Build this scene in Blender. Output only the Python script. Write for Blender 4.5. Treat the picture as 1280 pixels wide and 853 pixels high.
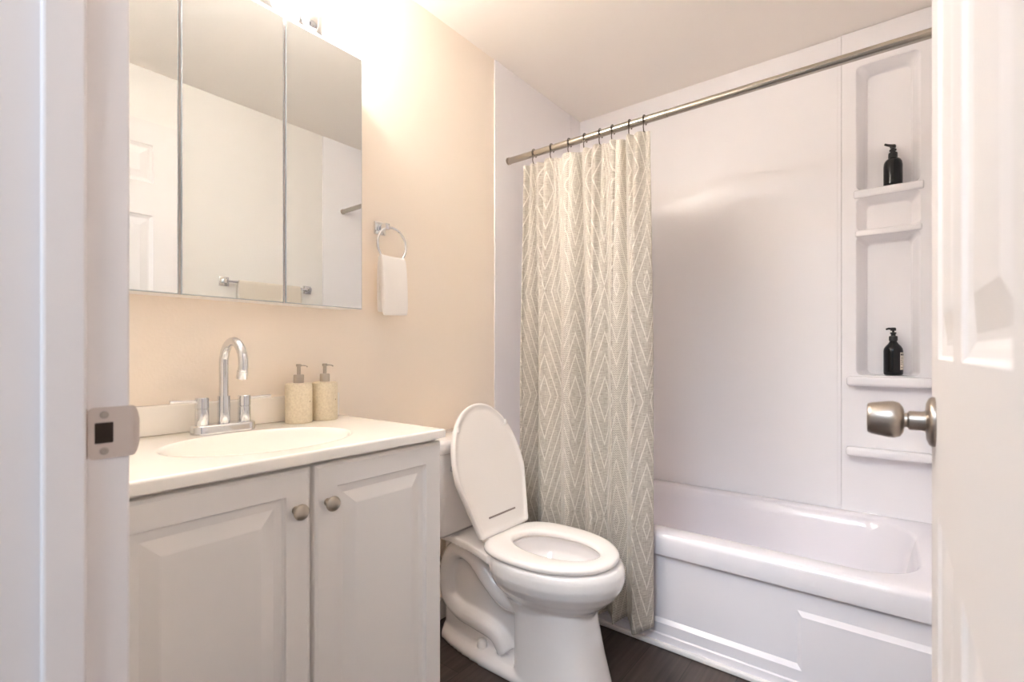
import bpy, bmesh, math, random
from mathutils import Vector, Matrix
from math import sin, cos, pi, radians

for o in list(bpy.data.objects):
    bpy.data.objects.remove(o)
scn = bpy.context.scene
COL = scn.collection
random.seed(7)

# ------------------------------------------------------------------ camera
YAW = math.atan(475 / 613)
cam_d = bpy.data.cameras.new('camera')
cam = bpy.data.objects.new('camera', cam_d)
COL.objects.link(cam)
cam.location = (1.456, 0.0, 1.083)
cam.rotation_euler = (pi / 2, 0, YAW)
cam_d.sensor_width = 36
cam_d.lens = 613 / 1280 * 36
cam_d.shift_y = 14.5 / 1280
cam_d.clip_start = 0.02
cam_d.dof.use_dof = True
cam_d.dof.focus_distance = 1.75
cam_d.dof.aperture_fstop = 5.0
scn.camera = cam

# ------------------------------------------------------------------ light + exposure
w = bpy.data.worlds.new('world')
scn.world = w
w.use_nodes = True
bg = w.node_tree.nodes['Background']
bg.inputs['Color'].default_value = (0.86, 0.90, 1.0, 1)
bg.inputs['Strength'].default_value = 0.15
scn.view_settings.view_transform = 'Standard'
scn.view_settings.look = 'None'
scn.view_settings.exposure = 1.4
scn.view_settings.gamma = 1
scn.view_settings.use_curve_mapping = False
scn.cycles.max_bounces = 20
scn.cycles.diffuse_bounces = 14
scn.cycles.glossy_bounces = 8
BULB_W = 60
BULB_COL = (1.0, 0.972, 0.945)


def hall_lamp():
    # area lamp added high behind the camera for the hall's cool daylight
    l = bpy.data.lights.new('hall_daylight', 'AREA')
    l.shape = 'RECTANGLE'
    l.size, l.size_y = 1.5, 1.0
    l.energy = 34
    l.color = (0.74, 0.86, 1.0)
    o = bpy.data.objects.new('hall_daylight', l)
    COL.objects.link(o)
    o.location = (1.15, -1.6, 3.0)
    o.rotation_euler = (Vector((0.9, 1.9, 0.5)) - o.location).to_track_quat('-Z', 'Y').to_euler()


hall_lamp()


# ------------------------------------------------------------------ materials
def lin(c):
    return tuple(((x / 255) / 12.92 if x / 255 <= 0.04045 else ((x / 255 + 0.055) / 1.055) ** 2.4) for x in c) + (1,)


def mat(name, rgb, rough=0.5, metal=0.0, coat=0.0, spec=0.5):
    m = bpy.data.materials.new(name)
    m.use_nodes = True
    b = m.node_tree.nodes['Principled BSDF']
    b.inputs['Base Color'].default_value = lin(rgb)
    b.inputs['Roughness'].default_value = rough
    b.inputs['Metallic'].default_value = metal
    b.inputs['Coat Weight'].default_value = coat
    b.inputs['Coat Roughness'].default_value = 0.05
    b.inputs['Specular IOR Level'].default_value = spec
    return m


def N(m, t, **kw):
    n = m.node_tree.nodes.new(t)
    for k, v in kw.items():
        setattr(n, k, v)
    return n


def L(m, a, b):
    m.node_tree.links.new(a, b)


def B(m):
    return m.node_tree.nodes['Principled BSDF']


def bump(m, scale, strength, dist=0.002, detail=4, coord='Object', stretch=None):
    tc = N(m, 'ShaderNodeTexCoord')
    src = tc.outputs[coord]
    if stretch:
        mp = N(m, 'ShaderNodeMapping')
        mp.inputs['Scale'].default_value = stretch
        L(m, src, mp.inputs[0])
        src = mp.outputs[0]
    nz = N(m, 'ShaderNodeTexNoise')
    nz.inputs['Scale'].default_value = scale
    nz.inputs['Detail'].default_value = detail
    L(m, src, nz.inputs['Vector'])
    bp = N(m, 'ShaderNodeBump')
    bp.inputs['Strength'].default_value = strength
    bp.inputs['Distance'].default_value = dist
    L(m, nz.outputs['Fac'], bp.inputs['Height'])
    L(m, bp.outputs[0], B(m).inputs['Normal'])
    return nz


M = {}
M['wall'] = mat('wall_paint_cream', (247, 236, 222), 0.55)
bump(M['wall'], 120, 0.25, 0.0015, 3)
M['wall_white'] = mat('wall_paint_white', (228, 225, 221), 0.55)
bump(M['wall_white'], 120, 0.2, 0.0015, 3)
M['ceiling'] = mat('ceiling_paint', (247, 241, 234), 0.7)
bump(M['ceiling'], 90, 0.2, 0.0015, 3)
M['panel'] = mat('acrylic_panel', (241, 239, 241), 0.2)
bump(M['panel'], 3.0, 0.06, 0.01, 2)
M['tub'] = mat('tub_acrylic', (238, 235, 240), 0.16, coat=0.3)
M['trim'] = mat('trim_paint_white', (240, 236, 234), 0.35)
M['door'] = mat('door_paint_white', (226, 221, 219), 0.6, spec=0.2)
bump(M['door'], 60, 0.1, 0.001, 4, stretch=(1, 1, 0.08))
M['jamb'] = mat('jamb_paint_white', (234, 228, 226), 0.35)
bump(M['jamb'], 25, 0.12, 0.002, 4)
M['cabinet'] = mat('cabinet_thermofoil', (238, 234, 230), 0.38)
M['counter'] = mat('cultured_marble', (249, 245, 238), 0.12, coat=0.4)
M['porcelain'] = mat('porcelain', (244, 241, 240), 0.08, coat=0.5)
M['plastic_white'] = mat('seat_plastic', (246, 242, 239), 0.22)
M['chrome'] = mat('chrome', (225, 226, 228), 0.07, 1.0)
M['nickel'] = mat('brushed_nickel', (190, 180, 166), 0.28, 1.0)
M['nickel_dark'] = mat('aged_nickel', (172, 162, 152), 0.36, 1.0)
M['strike'] = mat('worn_strike_metal', (204, 192, 184), 0.5, 0.75)
M['rod'] = mat('rod_nickel', (182, 175, 164), 0.27, 1.0)
M['mirror'] = mat('mirror_silver', (228, 231, 231), 0.0, 1.0)
M['mirror_edge'] = mat('mirror_polished_edge', (176, 184, 190), 0.3, 0.0)
M['dark'] = mat('dark_gap', (60, 50, 42), 0.7)
M['black'] = mat('black_glass', (14, 13, 13), 0.16)
M['black_plastic'] = mat('black_plastic', (18, 17, 17), 0.35)
M['label'] = mat('paper_label', (226, 218, 204), 0.6)
M['towel_white'] = mat('white_terry', (247, 244, 241), 0.9)
bump(M['towel_white'], 420, 0.5, 0.002, 2)
M['towel_beige'] = mat('beige_terry', (214, 204, 190), 0.9)
bump(M['towel_beige'], 380, 0.6, 0.003, 2)
M['brass'] = mat('old_brass', (120, 100, 66), 0.35, 1.0)
M['wood_raw'] = mat('raw_wood', (150, 108, 70), 0.8)
M['hole'] = mat('latch_hole_brown', (52, 36, 24), 0.8)
M['slot'] = mat('hinge_slot_grey', (150, 138, 134), 0.5)
M['wire'] = mat('dark_wire', (92, 84, 76), 0.35, 1.0)
M['water'] = mat('water', (225, 230, 230), 0.02)

# frosted glass and bulb of the vanity light
M['shade'] = mat('frosted_glass', (250, 248, 244), 0.35)
_m = M['shade']
_tr = N(_m, 'ShaderNodeBsdfTransparent')
_tl = N(_m, 'ShaderNodeBsdfTranslucent')
_mx = N(_m, 'ShaderNodeMixShader')
_mx.inputs[0].default_value = 0.3
L(_m, _tr.outputs[0], _mx.inputs[1])
L(_m, _tl.outputs[0], _mx.inputs[2])
_m2 = N(_m, 'ShaderNodeMixShader')
_m2.inputs[0].default_value = 0.15
L(_m, _mx.outputs[0], _m2.inputs[1])
L(_m, B(_m).outputs[0], _m2.inputs[2])
L(_m, _m2.outputs[0], _m.node_tree.nodes['Material Output'].inputs[0])
M['bulb'] = mat('lit_bulb', (255, 250, 240), 0.4)
B(M['bulb']).inputs['Emission Color'].default_value = BULB_COL + (1,)
B(M['bulb']).inputs['Emission Strength'].default_value = 30


def concrete():
    m = mat('speckled_stoneware', (217, 206, 182), 0.75)
    tc = N(m, 'ShaderNodeTexCoord')
    nz = N(m, 'ShaderNodeTexNoise')
    nz.inputs['Scale'].default_value = 180
    nz.inputs['Detail'].default_value = 3
    L(m, tc.outputs['Object'], nz.inputs['Vector'])
    vo = N(m, 'ShaderNodeTexNoise')
    vo.inputs['Scale'].default_value = 75
    vo.inputs['Detail'].default_value = 1
    L(m, tc.outputs['Object'], vo.inputs['Vector'])
    r1 = N(m, 'ShaderNodeValToRGB')
    r1.color_ramp.elements[0].position = 0.3
    r1.color_ramp.elements[0].color = lin((206, 194, 170))
    r1.color_ramp.elements[1].position = 0.65
    r1.color_ramp.elements[1].color = lin((222, 211, 188))
    L(m, nz.outputs['Fac'], r1.inputs[0])
    r2 = N(m, 'ShaderNodeValToRGB')
    r2.color_ramp.elements[0].position = 0.20
    r2.color_ramp.elements[0].color = lin((120, 104, 82))
    r2.color_ramp.elements[1].position = 0.25
    r2.color_ramp.elements[1].color = (1, 1, 1, 1)
    L(m, vo.outputs['Fac'], r2.inputs[0])
    mx = N(m, 'ShaderNodeMixRGB', blend_type='MULTIPLY')
    mx.inputs[0].default_value = 1
    L(m, r1.outputs[0], mx.inputs[1])
    L(m, r2.outputs[0], mx.inputs[2])
    L(m, mx.outputs[0], B(m).inputs['Base Color'])
    bp = N(m, 'ShaderNodeBump')
    bp.inputs['Strength'].default_value = 0.3
    bp.inputs['Distance'].default_value = 0.001
    L(m, nz.outputs['Fac'], bp.inputs['Height'])
    L(m, bp.outputs[0], B(m).inputs['Normal'])
    return m


M['concrete'] = concrete()


def floor_mat():
    m = mat('vinyl_plank_dark', (70, 60, 56), 0.42)
    tc = N(m, 'ShaderNodeTexCoord')
    mp = N(m, 'ShaderNodeMapping')
    mp.inputs['Rotation'].default_value = (0, 0, pi / 2)
    L(m, tc.outputs['Object'], mp.inputs[0])
    br = N(m, 'ShaderNodeTexBrick')
    br.inputs['Scale'].default_value = 1
    br.inputs['Brick Width'].default_value = 1.2
    br.inputs['Row Height'].default_value = 0.15
    br.inputs['Mortar Size'].default_value = 0.0012
    br.inputs['Color1'].default_value = lin((74, 63, 58))
    br.inputs['Color2'].default_value = lin((60, 51, 47))
    br.inputs['Mortar'].default_value = lin((34, 29, 27))
    L(m, mp.outputs[0], br.inputs['Vector'])
    m2 = N(m, 'ShaderNodeMapping')
    m2.inputs['Scale'].default_value = (60, 3.0, 1)
    L(m, tc.outputs['Object'], m2.inputs[0])
    nz = N(m, 'ShaderNodeTexNoise')
    nz.inputs['Scale'].default_value = 1.0
    nz.inputs['Detail'].default_value = 6
    L(m, m2.outputs[0], nz.inputs['Vector'])
    r = N(m, 'ShaderNodeValToRGB')
    r.color_ramp.elements[0].position = 0.3
    r.color_ramp.elements[0].color = (0.55, 0.55, 0.55, 1)
    r.color_ramp.elements[1].position = 0.75
    r.color_ramp.elements[1].color = (1.5, 1.45, 1.4, 1)
    L(m, nz.outputs['Fac'], r.inputs[0])
    mx = N(m, 'ShaderNodeMixRGB', blend_type='MULTIPLY')
    mx.inputs[0].default_value = 1
    L(m, br.outputs['Color'], mx.inputs[1])
    L(m, r.outputs[0], mx.inputs[2])
    L(m, mx.outputs[0], B(m).inputs['Base Color'])
    return m


M['floor'] = floor_mat()


def curtain_mat():
    m = mat('woven_geometric_cloth', (200, 190, 175), 0.9)
    uv = N(m, 'ShaderNodeUVMap')
    sp = N(m, 'ShaderNodeSeparateXYZ')
    L(m, uv.outputs[0], sp.inputs[0])

    def math_(op, a, b=None, clamp=False):
        n = N(m, 'ShaderNodeMath', operation=op, use_clamp=clamp)
        for i, v in enumerate((a, b)):
            if v is None:
                continue
            if isinstance(v, (int, float)):
                n.inputs[i].default_value = v
            else:
                L(m, v, n.inputs[i])
        return n.outputs[0]
    U, V = sp.outputs[0], sp.outputs[1]
    W = 0.21
    tri = math_('ABSOLUTE', math_('SUBTRACT', math_('FRACT', math_('DIVIDE', U, W)), 0.5))   # 0 .. .5
    vv = math_('MULTIPLY', math_('ABSOLUTE', math_('SUBTRACT', math_('FRACT', math_('DIVIDE', V, 0.9)), 0.5)), 0.9)
    ph = math_('DIVIDE', math_('ADD', vv, math_('MULTIPLY', tri, 0.62)), 0.09)
    fr = math_('FRACT', ph)
    line = math_('LESS_THAN', math_('ABSOLUTE', math_('SUBTRACT', fr, 0.5)), 0.07)
    # small dotted chevrons in every second space
    ch = math_('ADD', math_('DIVIDE', V, 0.0085), math_('MULTIPLY', math_('ABSOLUTE', math_('SUBTRACT', math_('FRACT', math_('DIVIDE', U, 0.011)), 0.5)), 1.2))
    dots = math_('LESS_THAN', math_('FRACT', ch), 0.5)
    band = math_('LESS_THAN', math_('FRACT', math_('ADD', math_('DIVIDE', U, W * 2), 0.30)), 0.24)
    dots = math_('MULTIPLY', dots, band)
    # woven slubs
    cb = N(m, 'ShaderNodeCombineXYZ')
    L(m, math_('MULTIPLY', U, 40), cb.inputs[0])
    L(m, math_('MULTIPLY', V, 420), cb.inputs[1])
    n1 = N(m, 'ShaderNodeTexNoise')
    n1.inputs['Scale'].default_value = 1
    n1.inputs['Detail'].default_value = 3
    L(m, cb.outputs[0], n1.inputs['Vector'])
    cb2 = N(m, 'ShaderNodeCombineXYZ')
    L(m, math_('MULTIPLY', U, 420), cb2.inputs[0])
    L(m, math_('MULTIPLY', V, 30), cb2.inputs[1])
    n2 = N(m, 'ShaderNodeTexNoise')
    n2.inputs['Scale'].default_value = 1
    n2.inputs['Detail'].default_value = 2
    L(m, cb2.outputs[0], n2.inputs['Vector'])
    weave = math_('ADD', math_('MULTIPLY', n1.outputs['Fac'], 0.6), math_('MULTIPLY', n2.outputs['Fac'], 0.4))
    rp = N(m, 'ShaderNodeValToRGB')
    rp.color_ramp.elements[0].position = 0.36
    rp.color_ramp.elements[0].color = lin((156, 149, 137))
    rp.color_ramp.elements[1].position = 0.64
    rp.color_ramp.elements[1].color = lin((209, 203, 193))
    L(m, weave, rp.inputs[0])
    mx = N(m, 'ShaderNodeMixRGB')
    L(m, math_('MULTIPLY', line, 0.6), mx.inputs[0])
    L(m, rp.outputs[0], mx.inputs[1])
    mx.inputs[2].default_value = lin((238, 233, 225))
    mx2 = N(m, 'ShaderNodeMixRGB')
    L(m, math_('MULTIPLY', dots, 0.55), mx2.inputs[0])
    L(m, mx.outputs[0], mx2.inputs[1])
    mx2.inputs[2].default_value = lin((232, 226, 216))
    L(m, mx2.outputs[0], B(m).inputs['Base Color'])
    bp = N(m, 'ShaderNodeBump')
    bp.inputs['Strength'].default_value = 0.35
    bp.inputs['Distance'].default_value = 0.002
    L(m, weave, bp.inputs['Height'])
    L(m, bp.outputs[0], B(m).inputs['Normal'])
    B(m).inputs['Sheen Weight'].default_value = 0.15
    return m


M['curtain'] = curtain_mat()


# ------------------------------------------------------------------ helpers
def obj(name, bm, m, parent=None, smooth=False, angle=None):
    me = bpy.data.meshes.new(name)
    bmesh.ops.recalc_face_normals(bm, faces=bm.faces[:])
    bm.to_mesh(me)
    bm.free()
    me.materials.append(M[m] if isinstance(m, str) else m)
    o = bpy.data.objects.new(name, me)
    COL.objects.link(o)
    if parent:
        o.parent = parent
    if smooth:
        for p in me.polygons:
            p.use_smooth = True
        if angle:
            me.set_sharp_from_angle(angle=radians(angle))
    return o


def thing(name, label, cat, loc=(0, 0, 0), group=None, kind=None, rot=(0, 0, 0)):
    o = bpy.data.objects.new(name, None)
    COL.objects.link(o)
    o.location = loc
    o.rotation_euler = rot
    o.empty_display_size = 0.05
    return tag(o, label, cat, group, kind)


def tag(o, label=None, cat=None, group=None, kind=None):
    if label:
        o['label'] = label
    if cat:
        o['category'] = cat
    if group:
        o['group'] = group
    if kind:
        o['kind'] = kind
    return o


def struct(o):
    o['kind'] = 'structure'
    return o


def box(bm, x0, x1, y0, y1, z0, z1, bev=0.0, seg=2):
    t = bmesh.new()
    bmesh.ops.create_cube(t, size=1)
    for v in t.verts:
        v.co = Vector((x0 + (v.co.x + .5) * (x1 - x0), y0 + (v.co.y + .5) * (y1 - y0), z0 + (v.co.z + .5) * (z1 - z0)))
    if bev:
        bmesh.ops.bevel(t, geom=t.edges[:], offset=bev, segments=seg, profile=0.5, affect='EDGES')
    merge(bm, t)
    return bm


def merge(bm, t, mtx=None):
    if mtx is not None:
        t.transform(mtx)
    me = bpy.data.meshes.new('tmp')
    t.to_mesh(me)
    t.free()
    bm.from_mesh(me)
    bpy.data.meshes.remove(me)


def boxm(*a, **k):
    return box(bmesh.new(), *a, **k)


def tube(bm, pts, r, n=16, caps=True):
    """tube along points; r a number or a list"""
    pts = [Vector(p) for p in pts]
    rs = r if isinstance(r, (list, tuple)) else [r] * len(pts)
    rings = []
    prev = None
    for i, p in enumerate(pts):
        a = pts[max(i - 1, 0)]
        b = pts[min(i + 1, len(pts) - 1)]
        d = (b - a).normalized()
        if prev is None:
            up = Vector((0, 0, 1)) if abs(d.z) < .9 else Vector((1, 0, 0))
            u = d.cross(up).normalized()
        else:
            u = (prev - d * prev.dot(d)).normalized()
        prev = u
        v = d.cross(u)
        rings.append([bm.verts.new(p + rs[i] * (cos(2 * pi * k / n) * u + sin(2 * pi * k / n) * v)) for k in range(n)])
    for a, b in zip(rings, rings[1:]):
        for k in range(n):
            bm.faces.new((a[k], a[(k + 1) % n], b[(k + 1) % n], b[k]))
    if caps:
        bm.faces.new(rings[0][::-1])
        bm.faces.new(rings[-1])
    return bm


def spline(pts, k=8):
    """Catmull-Rom through points"""
    P = [Vector(p) for p in pts]
    P = [2 * P[0] - P[1]] + P + [2 * P[-1] - P[-2]]
    out = []
    for i in range(1, len(P) - 2):
        for j in range(k):
            t = j / k
            a, b, c, d = P[i - 1], P[i], P[i + 1], P[i + 2]
            out.append(0.5 * ((2 * b) + (-a + c) * t + (2 * a - 5 * b + 4 * c - d) * t * t + (-a + 3 * b - 3 * c + d) * t ** 3))
    out.append(P[-2])
    return out


def lathe(bm, prof, n=32, mtx=None):
    """profile of (radius, height) turned about z"""
    t = bmesh.new()
    rings = []
    for r, z in prof:
        if r < 1e-6:
            rings.append([t.verts.new((0, 0, z))])
        else:
            rings.append([t.verts.new((r * cos(2 * pi * k / n), r * sin(2 * pi * k / n), z)) for k in range(n)])
    for a, b in zip(rings, rings[1:]):
        for k in range(n):
            k2 = (k + 1) % n
            if len(a) == 1 and len(b) == 1:
                continue
            if len(a) == 1:
                t.faces.new((a[0], b[k2], b[k]))
            elif len(b) == 1:
                t.faces.new((a[k], a[k2], b[0]))
            else:
                t.faces.new((a[k], a[k2], b[k2], b[k]))
    if len(rings[0]) > 1:
        t.faces.new(rings[0][::-1])
    if len(rings[-1]) > 1:
        t.faces.new(rings[-1])
    merge(bm, t, mtx)
    return bm


def loft(bm, rings, cap0=True, cap1=True):
    R = [[bm.verts.new(p) for p in r] for r in rings]
    n = len(R[0])
    for a, b in zip(R, R[1:]):
        for k in range(n):
            bm.faces.new((a[k], a[(k + 1) % n], b[(k + 1) % n], b[k]))
    if cap0:
        bm.faces.new(R[0][::-1])
    if cap1:
        bm.faces.new(R[-1])
    return R


def rrect(x0, x1, y0, y1, r, k=6):
    """rounded rectangle outline, 4*(k+1) points, from the right side on"""
    out = []
    for cx, cy, a0 in ((x1 - r, y1 - r, 0), (x0 + r, y1 - r, 90), (x0 + r, y0 + r, 180), (x1 - r, y0 + r, 270)):
        for j in range(k + 1):
            a = radians(a0 + 90 * j / k)
            out.append((cx + r * cos(a), cy + r * sin(a)))
    return out


MX = {'X': lambda x: (lambda a, b, d: Vector((x + d, a, b))),      # plane facing +X: a=y, b=z, d=out
      'Yn': lambda y: (lambda a, b, d: Vector((a, y - d, b))),     # plane facing -Y: a=x, b=z, d=out
      'Xn': lambda x: (lambda a, b, d: Vector((x - d, a, b)))}


def nested(bm, rect, loops, put, fill=True, r0=0.0, k=0):
    """rect (a0,a1,b0,b1), loops of (inset, out-depth[, radius]): concentric frame profile"""
    prev = None
    for lp in loops:
        i, d = lp[0], lp[1]
        r = lp[2] if len(lp) > 2 else 0
        a0, a1, b0, b1 = rect
        if k:
            pts = rrect(a0 + i, a1 - i, b0 + i, b1 - i, max(r, 1e-4), k)
        else:
            pts = [(a1 - i, b1 - i), (a0 + i, b1 - i), (a0 + i, b0 + i), (a1 - i, b0 + i)]
        ring = [bm.verts.new(put(a, b, d)) for a, b in pts]
        if prev:
            n = len(ring)
            for q in range(n):
                bm.faces.new((prev[q], prev[(q + 1) % n], ring[(q + 1) % n], ring[q]))
        prev = ring
    if fill:
        bm.faces.new(prev)
    return bm


# ------------------------------------------------------------------ setting
RX = 1.59      # right wall
YB = 2.605     # wall behind the shower panels
YF = 0.18      # inner face of the door wall
HC = 2.44
struct(obj('floor', boxm(-0.1, RX + 0.1, -1.6, YB + 0.1, -0.06, 0), 'floor'))
struct(obj('ceiling', boxm(-0.1, RX + 0.1, 0.06, YB + 0.1, HC, HC + 0.06), 'ceiling'))
struct(obj('wall_left', boxm(-0.1, 0, 0.06, YB + 0.1, 0, HC), 'wall'))
struct(obj('wall_right', boxm(RX, RX + 0.1, 0.06, YB + 0.1, 0, HC), 'wall_white'))
struct(obj('wall_back', boxm(0, RX, YB, YB + 0.1, 0, HC), 'wall_white'))
bm = bmesh.new()                     # door wall with its opening
box(bm, -0.1, 0.73, 0.06, YF, 0, HC)
box(bm, 1.545, RX + 0.1, 0.06, YF, 0, HC)
box(bm, 0.73, 1.545, 0.06, YF, 2.185, HC)
struct(obj('wall_front', bm, 'wall_white'))
# door frame: latch jamb with its stop, head, hinge jamb, hall casing
bm = bmesh.new()
box(bm, 0.728, 0.75, 0.05, YF, 0, 2.185, 0.0025)
box(bm, 0.749, 0.762, 0.103, 0.139, 0, 2.173, 0.003)
struct(obj('trim_1', bm, 'jamb'))
bm = bmesh.new()
box(bm, 0.7505, 1.523, 0.05, YF, 2.165, 2.187, 0.0025)
box(bm, 0.7625, 1.511, 0.103, 0.139, 2.152, 2.166, 0.003)
struct(obj('trim_2', bm, 'jamb'))
bm = bmesh.new()
box(bm, 1.524, 1.546, 0.05, YF, 0, 2.185, 0.0025)
box(bm, 1.512, 1.525, 0.103, 0.139, 0, 2.173, 0.003)
struct(obj('trim_3', bm, 'jamb'))
bm = bmesh.new()
box(bm, 0.665, 0.742, 0.042, 0.0598, 0, 2.25, 0.004)
box(bm, 1.532, 1.61, 0.042, 0.0598, 0, 2.25, 0.004)
box(bm, 0.7425, 1.5315, 0.042, 0.0598, 2.173, 2.25, 0.004)
struct(obj('trim_4', bm, 'trim'))
# room-side casing on the right of the opening is hidden by the door; skirting between vanity and tub
struct(obj('baseboard_left', boxm(0.0, 0.012, 0.945, 1.745, 0, 0.085, 0.003), 'trim'))
struct(obj('baseboard_right', boxm(RX - 0.012, RX, 0.19, 1.745, 0, 0.085, 0.003), 'trim'))
struct(obj('trim_5', boxm(0.014, RX - 0.014, 1.752, 1.770, 0, 0.018, 0.005), 'trim'))

# ------------------------------------------------------------------ shower surround
def surround():
    o = obj('surround_panel', boxm(0.0, 0.006, 1.743, 2.527, 0.4, HC - 0.001, 0.0012), 'panel')
    tag(o, 'white glossy shower end panel on the cream wall behind the curtain rod', 'shower panel')
    obj('seam_strip', boxm(0.006, 0.009, 2.405, 2.418, 0.43, HC - 0.002, 0.001), 'panel', o)
    o = obj('surround_panel', boxm(0.0065, 1.285, 2.525, YB - .0005, 0.4, HC - 0.001, 0.001), 'panel')
    tag(o, 'wide white glossy shower back panel above the long side of the tub', 'shower panel')
    obj('seam_strip', boxm(1.271, 1.2848, 2.5195, 2.525, 0.43, HC - 0.002, 0.0015), 'panel', o)
    o = obj('surround_panel', boxm(RX - 0.006, RX, 1.70, 2.51, 0.4, HC - 0.001, 0.0012), 'panel')
    tag(o, 'white shower end panel on the right wall, seen in the mirror', 'shower panel')


surround()


def shelf_tower():
    t = thing('shelf_tower', 'white moulded shower corner panel with recessed niches and ledges', 'shower shelf', (1.437, 2.56, 0.4))
    off = Vector((-1.437, -2.56, -0.4))
    X0, X1 = 1.286, 1.5835
    Yf = 2.519
    put = MX['Yn'](Yf)
    bm = bmesh.new()
    cells = [(2.325, HC - .002, None), (1.745, 2.325, (1.336, 1.546, 1.762, 2.287)),
             (1.583, 1.745, (1.336, 1.546, 1.592, 1.733)), (0.965, 1.583, (1.336, 1.546, 0.987, 1.572)), (0.4, 0.965, None)]
    for z0, z1, hole in cells:
        if hole is None:
            vs = [bm.verts.new(put(a, b, 0)) for a, b in ((X0, z0), (X1, z0), (X1, z1), (X0, z1))]
            bm.faces.new(vs)
            continue
        a0, a1, b0, b1 = hole
        K = 6
        n = 4 * (K + 1)
        inner = rrect(a0, a1, b0, b1, 0.022, K)
        outer = []
        for (cx, cy) in ((X1, z1), (X0, z1), (X0, z0), (X1, z0)):
            outer += [(cx, cy)] * (K + 1)
        # front face around the hole: a fan at each corner, a quad on each side
        ci = [bm.verts.new(put(*p, 0)) for p in inner]
        co = [bm.verts.new(put(*p, 0)) for p in ((X1, z1), (X0, z1), (X0, z0), (X1, z0))]
        for c in range(4):
            s = c * (K + 1)
            for j in range(K):
                bm.faces.new((co[c], ci[s + j + 1], ci[s + j]))
            nx = (s + K + 1) % n
            bm.faces.new((co[c], co[(c + 1) % 4], ci[nx], ci[s + K]))
        prev = ci
        dep = 0.066 if b1 - b0 > .2 else 0.05
        fl = 0.004     # niche floor stays nearly level
        for (i, d, fi) in ((0.003, -0.004, .001), (0.008, -0.012, .001), (0.03, -dep + .008, .003), (0.037, -dep, .008)):
            pts = rrect(a0 + i, a1 - i * .75, b0 + fi, b1 - i * .8, 0.02, K)
            ring = [bm.verts.new(put(*p, d)) for p in pts]
            for q in range(n):
                bm.faces.new((prev[q], prev[(q + 1) % n], ring[(q + 1) % n], ring[q]))
            prev = ring
        bm.faces.new(prev)
    # side returns
    for xx in (X0, X1):
        vs = [bm.verts.new(Vector(p)) for p in ((xx, Yf, .4), (xx, YB - .001, .4), (xx, YB - .001, HC - .002), (xx, Yf, HC - .002))]
        bm.faces.new(vs)
    bmesh.ops.remove_doubles(bm, verts=bm.verts[:], dist=0.0003)
    bm.transform(Matrix.Translation(off))
    po = obj('panel', bm, 'panel', t)
    for p in po.data.polygons:
        p.use_smooth = p.area < 0.004 and abs(p.normal.y) < 0.97

    def ledge(name, z0, z1, yf, x0, x1, r):
        b = bmesh.new()
        box(b, x0, x1, yf, Yf + 0.001, z0, z1, r, 4)
        b.transform(Matrix.Translation(off))
        obj(name, b, 'panel', t, True, 40)
    ledge('ledge', 0.945, 0.984, 2.466, 1.305, 1.582, 0.012)
    ledge('ledge', 0.655, 0.690, 2.462, 1.303, 1.582, 0.012)
    ledge('ledge', 1.731, 1.764, 2.511, 1.328, 1.556, 0.007)
    ledge('ledge', 1.568, 1.595, 2.508, 1.334, 1.550, 0.007)


shelf_tower()


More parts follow.
